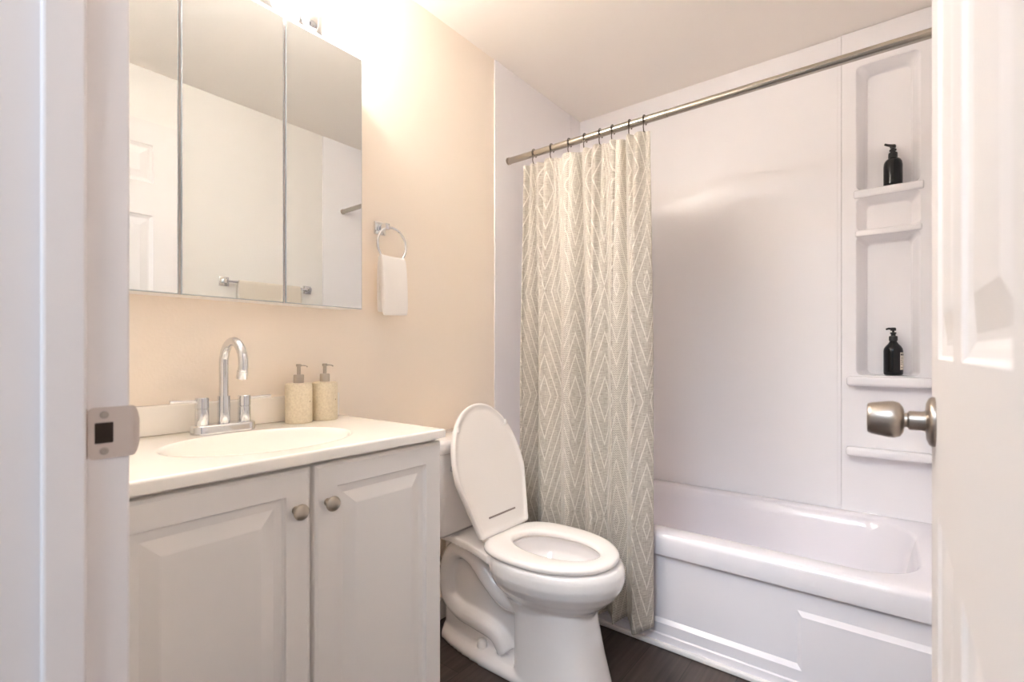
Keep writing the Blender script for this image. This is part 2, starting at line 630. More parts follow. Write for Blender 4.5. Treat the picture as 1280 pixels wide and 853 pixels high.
# ------------------------------------------------------------------ bathtub
def bathtub():
    t = thing('bathtub', 'white alcove bathtub with embossed apron in front of shower panels', 'bathtub', (0.79, 2.14, 0))
    off = Matrix.Translation((-0.79, -2.14, 0))
    x0, x1, y0, y1 = 0.008, RX - 0.008, 1.765, 2.518
    K = 12
    bm = bmesh.new()

    def ring(ax0, ax1, ay0, ay1, r, z):
        return [(a, b, z) for a, b in rrect(ax0, ax1, ay0, ay1, r, K)]
    rings = [ring(x0, x1, y0 + 0.002, y1, 0.004, 0.336),
             ring(x0, x1, y0, y1, 0.004, 0.342),
             ring(x0, x1, y0 + 0.001, y1, 0.004, 0.395),
             ring(x0, x1, y0 + 0.005, y1, 0.004, 0.408),
             ring(x0, x1, y0 + 0.012, y1, 0.006, 0.414),
             ring(x0 + .01, x1 - .006, y0 + 0.022, y1 - .01, 0.02, 0.416),
             ring(0.075, 1.533, 1.846, 2.440, 0.16, 0.416),
             ring(0.082, 1.528, 1.852, 2.434, 0.16, 0.414),
             ring(0.090, 1.522, 1.860, 2.426, 0.16, 0.405),
             ring(0.105, 1.512, 1.868, 2.415, 0.16, 0.37),
             ring(0.17, 1.475, 1.890, 2.385, 0.17, 0.20),
             ring(0.21, 1.45, 1.905, 2.37, 0.17, 0.12),
             ring(0.25, 1.42, 1.935, 2.34, 0.16, 0.085),
             ring(0.30, 1.37, 1.98, 2.30, 0.14, 0.075)]
    loft(bm, rings, False, True)
    bm.transform(off)
    obj('basin', bm, 'tub', t, True, 45)
    # apron with embossed step
    bm = bmesh.new()
    yu, yl = 1.785, 1.773
    put = lambda x, z, y: bm.verts.new((x, y, z))
    xs, zl, zr, wd = 1.232, 0.082, 0.252, 0.014
    A = [put(x0, zl + wd, yu), put(xs - wd, zl + wd, yu), put(xs - wd, zr + wd, yu), put(x1, zr + wd, yu)]
    Bv = [put(x0, zl, yl), put(xs, zl, yl), put(xs, zr, yl), put(x1, zr, yl)]
    T1 = [put(x0, 0.338, yu), put(xs - wd, 0.338, yu), put(x1, 0.338, yu)]
    bm.faces.new((A[0], A[1], A[2], T1[1], T1[0]))
    bm.faces.new((A[2], A[3], T1[2], T1[1]))
    for i in range(3):
        bm.faces.new((A[i], A[i + 1], Bv[i + 1], Bv[i]))
    F = [put(x0, 0.046, yl), put(xs, 0.046, yl), put(x1, 0.046, yl)]
    bm.faces.new((Bv[0], Bv[1], F[1], F[0]))
    bm.faces.new((Bv[1], Bv[2], Bv[3], F[2], F[1]))
    G = [put(x0, 0.042, yl - .005), put(x1, 0.042, yl - .005)]
    H = [put(x0, 0.0, yl - .005), put(x1, 0.0, yl - .005)]
    bm.faces.new((F[0], F[1], F[2], G[1], G[0]))
    bm.faces.new((G[0], G[1], H[1], H[0]))
    # returns to the back so that the apron has body
    for xx, tz in ((x0, 0), (x1, 2)):
        bm.faces.new([put(xx, 0, yl - .005), put(xx, 0, yl + .03), put(xx, .338, yl + .03), put(xx, .338, yu)])
    bmesh.ops.remove_doubles(bm, verts=bm.verts[:], dist=1e-5)
    bm.transform(off)
    obj('apron', bm, 'tub', t)


bathtub()


# ------------------------------------------------------------------ toilet
def egg(xc, yc, front, back, hw, z, n=48, ef=2.0, eb=2.4):
    pts = []
    for k in range(n):
        a = 2 * pi * k / n
        c, s = cos(a), sin(a)
        e = ef if c > 0 else eb
        f = (abs(c) ** e + abs(s) ** e) ** (-1 / e)
        pts.append((xc + (front if c > 0 else back) * c * f, yc + hw * s * f, z))
    return pts


TY = 1.395


def toilet():
    t = thing('toilet', 'white two-piece toilet with raised lid between vanity and tub', 'toilet', (0.40, TY, 0))
    off = Matrix.Translation((-0.40, -TY, 0))
    bm = bmesh.new()
    # bowl with its cavity
    rings = [egg(.53, TY, .16, .14, .105, .215), egg(.53, TY, .185, .15, .120, .262), egg(.53, TY, .215, .165, .142, .285),
             egg(.53, TY, .243, .18, .166, .312), egg(.53, TY, .262, .188, .182, .340), egg(.53, TY, .270, .192, .190, .366),
             egg(.53, TY, .268, .195, .190, .392), egg(.53, TY, .262, .195, .187, .404), egg(.53, TY, .254, .19, .182, .411),
             egg(.56, TY, .168, .160, .118, .411), egg(.56, TY, .170, .160, .122, .395), egg(.56, TY, .165, .150, .122, .36),
             egg(.55, TY, .12, .11, .085, .30), egg(.54, TY, .06, .06, .05, .265)]
    loft(bm, rings, True, True)
    # front column
    b2 = bmesh.new()
    loft(b2, [egg(.585, TY, .165, .125, .128, 0, ef=2.6, eb=7), egg(.585, TY, .16, .125, .126, .02, ef=2.6, eb=7),
              egg(.58, TY, .145, .125, .117, .10, ef=2.5, eb=7), egg(.572, TY, .135, .125, .112, .19, ef=2.4, eb=6),
              egg(.565, TY, .135, .12, .112, .255, ef=2.2, eb=4)])
    merge(bm, b2)
    # back deck under the tank
    b2 = bmesh.new()
    for a, b, hwa, hwb, z0 in ((0.05, 0.40, .10, .15, .375),):
        loft(b2, [[(.05, TY - .105, z), (.16, TY - .105, z), (.27, TY - .125, z), (.40, TY - .165, z), (.40, TY + .165, z), (.27, TY + .125, z), (.16, TY + .105, z), (.05, TY + .105, z)] for z in (.382, .411)])
    merge(bm, b2)
    # narrow web and foot
    b2 = bmesh.new()
    loft(b2, [egg(.26, TY, .24, .19, .062, z, ef=4, eb=4) for z in (.01, .20)] + [egg(.22, TY, .15, .15, .062, z, ef=4, eb=4) for z in (.30, .39)])
    merge(bm, b2)
    b2 = bmesh.new()
    foot = lambda k, z: [(x, TY + s * h * k, z) for s, L_ in ((-1, ((.075, .05), (.10, .085), (.16, .103), (.24, .118), (.34, .128), (.46, .130), (.56, .128))), (1, ((.56, .128), (.46, .130), (.34, .128), (.24, .118), (.16, .103), (.10, .085), (.075, .05)))) for x, h in L_]
    loft(b2, [foot(1, 0), foot(1, .018), foot(.94, .030), foot(.80, .036)])
    merge(bm, b2)
    # trapway relief on both sides
    for s in (-1, 1):
        path = spline([(.47, TY + s * .062, .235), (.40, TY + s * .066, .235), (.325, TY + s * .066, .285), (.26, TY + s * .064, .338), (.19, TY + s * .06, .352),
                       (.135, TY + s * .058, .315), (.115, TY + s * .058, .24), (.125, TY + s * .058, .165), (.185, TY + s * .060, .125), (.27, TY + s * .062, .115), (.36, TY + s * .062, .10), (.405, TY + s * .062, .05)], 6)
        b2 = tube(bmesh.new(), path, .036, 14)
        merge(bm, b2)
    bm.transform(off)
    o = obj('bowl', bm, 'porcelain', t)
    md = o.modifiers.new('blend', 'REMESH')
    md.mode = 'VOXEL'
    md.voxel_size = 0.0045
    md.use_smooth_shade = True
    sm = o.modifiers.new('soften', 'SMOOTH')
    sm.factor = 0.5
    sm.iterations = 7
    b3 = lathe(bmesh.new(), [(0, .292), (.07, .292)], 32, Matrix.Translation((.555, TY, 0)) @ Matrix.Scale(1, 4))
    # bolt caps
    for s in (-1, 1):
        b2 = lathe(bmesh.new(), [(.018, .0), (.0185, .010), (.016, .027), (.010, .033), (0, .035)], 20, Matrix.Translation((.30 - .40, s * .078, .028)))
        obj('bolt_cap', b2, 'plastic_white', t, True, 60)
    b3.free()
    # seat
    bm = bmesh.new()
    zt = .438
    inner = lambda k, z: egg(.562, TY, .155 + k, .158 + k, .098 + k, z, ef=2.0, eb=2.2)
    outer = lambda k, z: egg(.53, TY, .247 + k, .20 + k, .186 + k, z, ef=2.05, eb=3.0)
    loft(bm, [inner(.006, .416), outer(-.004, .416), outer(.0, .420), outer(.001, .428), outer(-.004, .435), outer(-.014, zt), inner(.014, zt), inner(.004, .434), inner(.0, .426), inner(.006, .416)], False, False)
    bmesh.ops.remove_doubles(bm, verts=bm.verts[:], dist=1e-5)
    bm.transform(off)
    obj('seat', bm, 'plastic_white', t, True, 60)
    # hinge block
    bm = boxm(.315, .37, TY - .10, TY + .10, .416, .437, .006, 3)
    bm.transform(off)
    obj('hinge', bm, 'plastic_white', t, True, 50)
    # raised lid: local x = up along the lid, z = towards the room
    bm = bmesh.new()

    def lid_ring(k, d, sh=0):
        pts = []
        for i in range(64):
            a = 2 * pi * i / 64
            c, s = cos(a), sin(a)
            e = 2.05 if c > 0 else 9
            f = (abs(c) ** e + abs(s) ** e) ** (-1 / e)
            u = .225 + (.247 - k if c > 0 else .225 - k) * c * f
            v = (.190 - k) * s * f
            # straight narrowing towards the hinge
            if u < .2:
                lim = .134 + (.190 - .134) * max(u, 0) / .2
                v = max(-lim + k, min(lim - k, v))
            pts.append((u, v, d))
        return pts
    loft(bm, [lid_ring(.012, -.012), lid_ring(.002, -.010), lid_ring(.0, -.004), lid_ring(.0, .006), lid_ring(.003, .009), lid_ring(.010, .009), lid_ring(.014, .005), lid_ring(.03, .0045)])
    mtx = Matrix.Translation((.345 - .40, 0, .438)) @ Matrix.Rotation(radians(-107.5), 4, 'Y')
    # x axis -> up and slightly back ; z axis -> towards the room
    bm.transform(Matrix.Rotation(pi, 4, 'X'))
    for v in bm.verts:
        v.co.z = v.co.z
    bm.transform(mtx)
    lid = obj('lid', bm, 'plastic_white', t, True, 50)
    # grey slot at the foot of the lid, small bumper pads
    b2 = bmesh.new()
    box(b2, .058, .064, -.075, .075, .0035, .0062)
    b2.transform(Matrix.Translation((.345 - .40, 0, .438)) @ Matrix.Rotation(radians(-107.5), 4, 'Y') @ Matrix.Rotation(pi, 4, 'X'))
    obj('hinge_slot', b2, 'slot', lid)
    for s in (-1, 1):
        b2 = bmesh.new()
        box(b2, .375, .395, s * .135 - .006, s * .135 + .006, .003, .0135, .003)
        b2.transform(Matrix.Translation((.345 - .40, 0, .438)) @ Matrix.Rotation(radians(-107.5), 4, 'Y') @ Matrix.Rotation(pi, 4, 'X'))
        obj('bumper', b2, 'plastic_white', lid, True, 40)
    # tank
    bm = bmesh.new()
    rr = lambda a0, a1, h, r, z: [(a, b, z) for a, b in rrect(a0, a1, TY - h, TY + h, r, 6)]
    loft(bm, [rr(.03, .175, .165, .03, .412), rr(.018, .192, .178, .03, .43), rr(.014, .2, .183, .028, .47), rr(.012, .208, .19, .026, .722)])
    bm.transform(off)
    obj('tank', bm, 'porcelain', t, True, 50)
    bm = bmesh.new()
    loft(bm, [rr(.012, .214, .196, .026, .7225), rr(.008, .219, .2, .026, .728), rr(.008, .219, .2, .026, .757), rr(.012, .214, .196, .026, .767), rr(.02, .205, .188, .026, .770)])
    bm.transform(off)
    obj('tank_lid', bm, 'porcelain', t, True, 50)
    # flush lever on the tank front
    bm = bmesh.new()
    lathe(bm, [(.011, 0), (.011, .008), (.008, .012), (0, .012)], 16, Matrix.Translation((.207, TY - .135, .665)) @ Matrix.Rotation(pi / 2, 4, 'Y'))
    tube(bm, [(.216, TY - .135, .665), (.219, TY - .11, .662), (.219, TY - .075, .658)], [.005, .006, .007], 10)
    bm.transform(off)
    obj('flush_lever', bm, 'chrome', t, True, 50)


toilet()


def valve():
    t = thing('shutoff_valve', 'small dark brass water valve on the wall behind the toilet', 'valve', (0.0, 1.385, 0.195))
    bm = lathe(bmesh.new(), [(.026, 0), (.026, .003), (.016, .008), (.009, .009), (.009, .030), (.013, .032), (.013, .046), (0, .047)], 24, Matrix.Rotation(pi / 2, 4, 'Y'))
    obj('body', bm, 'brass', t, True, 40)
    bm = lathe(bmesh.new(), [(0, .047), (.021, .048), (.023, .052), (.021, .057), (0, .058)], 20, Matrix.Rotation(pi / 2, 4, 'Y') @ Matrix.Scale(.6, 4, (0, 1, 0)))
    obj('handle', bm, 'brass', t, True, 40)
    bm = tube(bmesh.new(), spline([(.039, 0, .012), (.045, -.03, .08), (.05, -.11, .17), (.06, -.13, .2165)], 6), .005, 10)
    obj('supply_hose', bm, 'nickel', t, True, 60)


valve()


# ------------------------------------------------------------------ vanity
VY0, VY1 = 0.187, 0.938


def panel_door(y0, y1, z0, z1, xf):
    bm = bmesh.new()
    put = MX['X'](xf)
    T = 0.018
    loops = [(0, -T), (0, -.006), (.0015, -.003), (.008, 0), (.053, 0), (.0545, -.006), (.058, -.0095), (.074, -.0105), (.080, -.0085), (.100, -.0015), (.103, -.0008)]
    nested(bm, (y0, y1, z0, z1), loops, put)
    bm.faces.new([bm.verts.new(put(a, b, -T)) for a, b in ((y0, z0), (y1, z0), (y1, z1), (y0, z1))])
    bmesh.ops.remove_doubles(bm, verts=bm.verts[:], dist=1e-5)
    return bm


def vanity():
    t = thing('vanity_cabinet', 'white two-door bathroom vanity cabinet with raised panel doors', 'cabinet', (0.23, 0.5625, 0))
    off = Matrix.Translation((-0.23, -0.5625, 0))

    def add(name, bm, m, parent=t, **k):
        bm.transform(off)
        return obj(name, bm, m, parent, **k)
    add('side_panel', boxm(.006, .466, VY0, VY0 + .016, 0, .852, .001), 'cabinet')
    add('side_panel', boxm(.006, .466, VY1 - .018, VY1 - .002, 0, .852, .001), 'cabinet')
    add('back_panel', boxm(.006, .012, VY0 + .0165, VY1 - .0185, .09, .6, 0), 'cabinet')
    add('bottom_panel', boxm(.012, .44, VY0 + .0165, VY1 - .0185, .09, .106, 0), 'cabinet')
    bm = bmesh.new()        # face frame
    box(bm, .446, .466, VY0 + .0165, VY0 + .05, .09, .852)
    box(bm, .446, .466, VY1 - .052, VY1 - .0185, .09, .852)
    box(bm, .446, .466, VY0 + .05, VY1 - .052, .80, .852)
    box(bm, .446, .466, VY0 + .05, VY1 - .052, .09, .13)
    box(bm, .446, .466, .545, .58, .13, .80)
    add('face_frame', bm, 'cabinet')
    add('toe_kick', boxm(.38, .396, VY0 + .0165, VY1 - .0185, 0, .0895, 0), 'cabinet')
    for y0, y1, ky in ((VY0 + .001, .5585, .526), (.5685, .938, .598)):
        d = add('door', panel_door(y0, y1, .10, .842, .485), 'cabinet')
        bm = lathe(bmesh.new(), [(.0085, 0), (.007, .003), (.0055, .008), (.006, .012), (.012, .0155), (.0155, .019), (.0165, .022), (.0155, .0255), (.011, .028), (.005, .0292), (0, .0295)], 28,
                   Matrix.Translation((.4851, ky, .758)) @ Matrix.Rotation(pi / 2, 4, 'Y'))
        add('knob', bm, 'nickel', d, smooth=True)


vanity()


def countertop():
    t = thing('vanity_countertop', 'glossy white moulded sink top with oval basin on vanity cabinet', 'sink', (0.25, 0.5625, 0.853))
    off = Matrix.Translation((-0.25, -0.5625, -0.853))
    x0, x1, y0, y1, zt = 0.001, 0.50, 0.183, 0.940, 0.877
    nx, ny = 110, 150
    cx, cy, a, b = 0.282, 0.558, 0.160, 0.208
    bm = bmesh.new()

    def h(x, y):
        r = math.sqrt(((x - cx) / a) ** 2 + ((y - cy) / b) ** 2)
        z = zt
        if r < 1:
            q = 1 - r
            s = min(1, q / .62)
            z -= .125 * (1 - (1 - s) ** 2.2) * min(1, q / .05 * .9 + .1)
        e = min(x1 - x, y1 - y)
        if e < .006:
            z -= .006 - math.sqrt(max(0, .006 ** 2 - (.006 - e) ** 2))
        return z
    xs = [x0 + (x1 - .008 - x0) * i / nx for i in range(nx + 1)] + [x1 - .006, x1 - .004, x1 - .002, x1 - .0007, x1]
    ys = [y0 + (y1 - .008 - y0) * j / ny for j in range(ny + 1)] + [y1 - .006, y1 - .004, y1 - .002, y1 - .0007, y1]
    V = [[bm.verts.new((x, y, h(x, y))) for y in ys] for x in xs]
    for i in range(len(xs) - 1):
        for j in range(len(ys) - 1):
            bm.faces.new((V[i][j], V[i + 1][j], V[i + 1][j + 1], V[i][j + 1]))
    # edges down to the underside
    zb = .8535
    edge = [V[i][0] for i in range(len(xs))] + [V[-1][j] for j in range(1, len(ys))] + [V[i][-1] for i in range(len(xs) - 2, -1, -1)] + [V[0][j] for j in range(len(ys) - 2, 0, -1)]
    low = [bm.verts.new((v.co.x, v.co.y, zb)) for v in edge]
    n = len(edge)
    for k in range(n):
        bm.faces.new((edge[k], edge[(k + 1) % n], low[(k + 1) % n], low[k]))
    bm.transform(off)
    obj('sink_top', bm, 'counter', t, True, 60)
    bm = boxm(.001, .021, .183, .928, .8775, .952, .004, 3)
    bm.transform(off)
    obj('backsplash', bm, 'counter', t, True, 40)
    bm = lathe(bmesh.new(), [(.022, 0), (.022, .003), (.018, .004), (.012, .003), (0, .003)], 24, Matrix.Translation((cx, cy, .7525)))
    bm.transform(off)
    obj('drain', bm, 'chrome', t, True, 40)


countertop()


def faucet():
    FX, FY, FZ = 0.085, 0.548, 0.8775
    t = thing('faucet', 'chrome two-handle gooseneck faucet standing behind the sink basin', 'faucet', (FX, FY, FZ))
    bm = bmesh.new()
    prof = [(0, 0), (0, .019), (.002, .022), (.006, .0235)]
    rings = []
    for i, z in prof:
        rings.append([(a, b, z) for a, b in rrect(-.026 + i, .026 - i, -.076 + i, .076 - i, .0235 - i, 8)])
    loft(bm, rings)
    obj('base_plate', bm, 'chrome', t, True, 40)
    bm = tube(bmesh.new(), [(0, 0, .0235), (0, 0, .0935)], .0145, 28)
    obj('spout_collar', bm, 'chrome', t, True, 40)
    R = .056
    pts = [(0, 0, .09), (0, 0, .12), (0, 0, .15), (0, 0, .178)]
    for k in range(1, 17):
        a = pi * k / 16 * 1.04
        pts.append((R - R * cos(a), 0, .178 + R * sin(a)))
    ex = Vector(pts[-1])
    pts.append(tuple(ex + Vector((-.004, 0, -.012))))
    sp = obj('spout', tube(bmesh.new(), pts, .0112, 24), 'chrome', t, True, 50)
    e2 = Vector(pts[-1])
    obj('aerator', tube(bmesh.new(), [e2 + Vector((.0005, 0, .001)), e2 + Vector((-.005, 0, -.017))], .0124, 24), 'chrome', sp, True, 50)
    for s in (-1, 1):
        y = s * .051
        bm = lathe(bmesh.new(), [(.0155, .0235), (.0155, .062), (.0145, .063), (.0145, .0645), (.0155, .0655), (.0155, .091), (.0145, .092), (0, .092)], 28, Matrix.Translation((0, y, 0)))
        h = obj('handle', bm, 'chrome', t, True, 40)
        bm = tube(bmesh.new(), [(0, y + s * .012, .0835), (0, y + s * .07, .0855)], .0042, 14)
        obj('lever', bm, 'chrome', h, True, 50)
    return t


faucet()


def dup(root, loc, label=None, group=None):
    def cp(o, p):
        c = o.copy()
        COL.objects.link(c)
        c.parent = p
        for ch in o.children:
            cp(ch, c)
        return c
    r = cp(root, None)
    r.location = loc
    if label:
        r['label'] = label
    if group:
        r['group'] = group
    return r


def soap():
    t = thing('soap_dispenser', 'beige speckled stoneware soap dispenser nearer the chrome faucet', 'soap dispenser', (.075, .757, .8775), 'soap dispensers on the sink top')
    bm = lathe(bmesh.new(), [(.0355, 0), (.037, .002), (.0375, .006), (.0375, .108), (.0365, .113), (.033, .1155), (.016, .116)], 40)
    obj('bottle', bm, 'concrete', t, True, 40)
    bm = lathe(bmesh.new(), [(.0145, .116), (.0145, .139), (.0135, .1405), (.006, .1405)], 28)
    obj('collar', bm, 'nickel', t, True, 40)
    bm = bmesh.new()
    lathe(bm, [(.0052, .1405), (.0052, .164), (.0075, .1645), (.0075, .171), (.006, .172), (0, .172)], 20)
    p = [(0, 0, .1675), (.010, .008, .1675), (.017, .0135, .1665), (.020, .016, .1635)]
    tube(bm, p, [.0022, .0016, .0016, .0022], 10)
    obj('pump', bm, 'nickel', t, True, 40)
    dup(t, (.073, .842, .8775), 'beige speckled stoneware soap dispenser farther from the faucet, by the backsplash end')


soap()


# ------------------------------------------------------------------ medicine cabinet
def medicine_cabinet():
    t = thing('medicine_cabinet', 'wide three-door mirrored medicine cabinet above the sink', 'mirror cabinet', (0, .5665, 1.222))
    off = Matrix.Translation((0, -.5665, -1.222))
    y0, y1, z0, z1 = .184, .951, 1.222, 2.022
    bm = boxm(.001, .094, y0 + .003, y1 - .003, z0 + .003, z1 - .003, .001)
    bm.transform(off)
    obj('cabinet_box', bm, 'trim', t)
    ww = (y1 - y0) / 3
    for k in range(3):
        a, b = y0 + k * ww + .0028, y0 + (k + 1) * ww - .0028
        bm = boxm(.0945, .1085, a, b, z0, z1)
        bm.transform(off)
        d = obj('door', bm, 'trim', t)
        bm = bmesh.new()
        put = MX['X'](.1087)
        nested(bm, (a, b, z0, z1), [(0, 0), (0, .003), (.0025, .0043)], put, fill=False)
        bm.transform(off)
        obj('polished_edge', bm, 'mirror_edge', d)
        bm = bmesh.new()
        bm.faces.new([bm.verts.new(put(p, q, .0043)) for p, q in ((a + .0025, z0 + .0025), (b - .0025, z0 + .0025), (b - .0025, z1 - .0025), (a + .0025, z1 - .0025))])
        bm.transform(off)
        obj('mirror_glass', bm, 'mirror', d)


medicine_cabinet()


def vanity_light():
    t = thing('vanity_light', 'chrome wall light with lit glass shades above the mirror cabinet', 'lamp', (0, .5665, 2.15))
    bm = boxm(.001, .022, -.30, .30, -.06, .05, .006, 3)
    obj('back_plate', bm, 'chrome', t, True, 40)
    for y in (-.222, 0, .222):
        bm = tube(bmesh.new(), spline([(.022, y, -.030), (.040, y, -.036), (.058, y, -.070), (.074, y, -.100), (.085, y, -.097)], 7), .0085, 16)
        arm = obj('arm', bm, 'chrome', t, True, 60)
        bm = lathe(bmesh.new(), [(0, -.108), (.010, -.107), (.017, -.102), (.0205, -.094), (.022, -.084), (.022, -.064), (.021, -.061), (.0, -.061)], 28, Matrix.Translation((.085, y, 0)))
        obj('cup', bm, 'chrome', arm, True, 50)
        bm = lathe(bmesh.new(), [(.020, -.061), (.032, -.045), (.042, -.01), (.047, .035), (.055, .070), (.053, .070), (.045, .035), (.040, -.008), (.030, -.041), (.019, -.057)], 32, Matrix.Translation((.085, y, 0)))
        obj('shade', bm, 'shade', arm, True, 60)
        bm = lathe(bmesh.new(), [(0, -.060), (.012, -.058), (.014, -.040), (.024, -.01), (.029, .012), (.025, .034), (.012, .046), (0, .048)], 24, Matrix.Translation((.085, y, 0)))
        obj('bulb', bm, 'bulb', arm, True)
        l = bpy.data.lights.new('bulb_light', 'POINT')
        l.energy = BULB_W
        l.color = BULB_COL
        l.shadow_soft_size = .034
        o = bpy.data.objects.new('bulb_light', l)
        COL.objects.link(o)
        o.location = (.085, .5665 + y, 2.155)


vanity_light()


# ------------------------------------------------------------------ towel ring, towels, bar
def towel_ring():
    cy, cz, xr = 1.121, 1.466, .045
    t = thing('towel_ring', 'chrome towel ring on square mount beside the mirror cabinet', 'towel ring', (0, cy - .02, 1.528))
    o3 = Matrix.Translation((0, -(cy - .02), -1.528))
    bm = bmesh.new()
    box(bm, .0005, .008, cy - .045, cy + .001, 1.505, 1.551, .002)
    box(bm, .008, .052, cy - .032, cy - .012, 1.518, 1.540, .003)
    bm.transform(o3)
    obj('mount', bm, 'chrome', t, True, 30)
    R = .062
    pts = [(xr, cy + R * sin(2 * pi * k / 48), cz + R * cos(2 * pi * k / 48)) for k in range(49)]
    bm = tube(bmesh.new(), pts, .0048, 12, caps=False)
    bmesh.ops.remove_doubles(bm, verts=bm.verts[:], dist=1e-4)
    bm.transform(o3)
    obj('ring', bm, 'chrome', t, True)
    # hand towel folded over the ring
    bm = bmesh.new()
    y0, y1 = 1.066, 1.176
    ncol, top = 16, []
    prof = []      # (x, z) loop of a folded strip, thickness
    def strip(y):
        q = (y - y0) / (y1 - y0)
        zr = cz - math.sqrt(max(R * R - (y - cy) ** 2, 0.0)) + .004
        zr = 1.418 + .12 * (zr - 1.41)
        wob = .0015 * sin(q * 9)
        z0f, z0b = 1.214 + .006 * q, 1.222
        return [(.026 + wob, z0b), (.026 + wob, 1.32), (.030, zr - .012), (.038, zr + .004), (.047, zr + .009), (.057, zr + .002), (.063, zr - .018), (.069 + wob, 1.33), (.072 + wob, z0f),
                (.064 + wob, z0f - .003), (.058 + wob, z0f), (.053, 1.33), (.050, zr - .018), (.047, zr - .006), (.0435, zr - .012), (.040 + wob, 1.32), (.038 + wob, z0b)]
    rings = []
    for c in range(ncol + 1):
        y = y0 + (y1 - y0) * c / ncol
        rings.append([(x, y, z) for x, z in strip(y)])
    loft(bm, rings)
    o = obj('hand_towel', bm, 'towel_white', None, True, 60)
    md = o.modifiers.new('round', 'SUBSURF')
    md.levels = md.render_levels = 2
    tag(o, 'white folded hand towel hanging through the chrome towel ring', 'towel')


towel_ring()


def towel_bar():
    z = 1.463
    t = thing('towel_bar', 'chrome towel bar on the right wall, seen in the mirror', 'towel bar', (RX, 1.36, z))
    for y in (-.235, .235):
        bm = bmesh.new()
        box(bm, -.010, -.0005, y - .024, y + .024, -.024, .024, .002)
        box(bm, -.042, -.010, y - .011, y + .011, -.011, .011, .002)
        obj('post', bm, 'chrome', t, True, 30)
    obj('bar', tube(bmesh.new(), [(-.033, -.235, 0), (-.033, .235, 0)], .0065, 16), 'chrome', t, True, 60)
    bm = bmesh.new()
    x = RX - .033
    rings = []
    for c in range(25):
        q = c / 24
        y = 1.178 + .365 * q
        wv = .001 * sin(q * 17)
        rings.append([(x + .016 + wv, y, 1.02), (x + .016 + wv, y, 1.40), (x + .014, y, z + .008), (x, y, z + .0145), (x - .014, y, z + .008), (x - .016 + wv, y, 1.40), (x - .016 + wv, y, 0.93),
                      (x - .0085 + wv, y, .93), (x - .0085 + wv, y, 1.40), (x - .0078, y, z), (x, y, z + .0085), (x + .0078, y, z), (x + .0085, y, 1.40), (x + .0085 + wv, y, 1.02)])
    loft(bm, rings)
    o = obj('bath_towel', bm, 'towel_beige', None, True, 60)
    md = o.modifiers.new('round', 'SUBSURF')
    md.levels = md.render_levels = 2
    tag(o, 'beige bath towel folded over the towel bar, seen in the mirror', 'towel')


towel_bar()


# ------------------------------------------------------------------ curtain rod, rings, curtain
RODY, RODZ = 1.84, 1.996
HX = [0.16, 0.256, 0.347, 0.424, 0.497, 0.553, 0.628, 0.689]


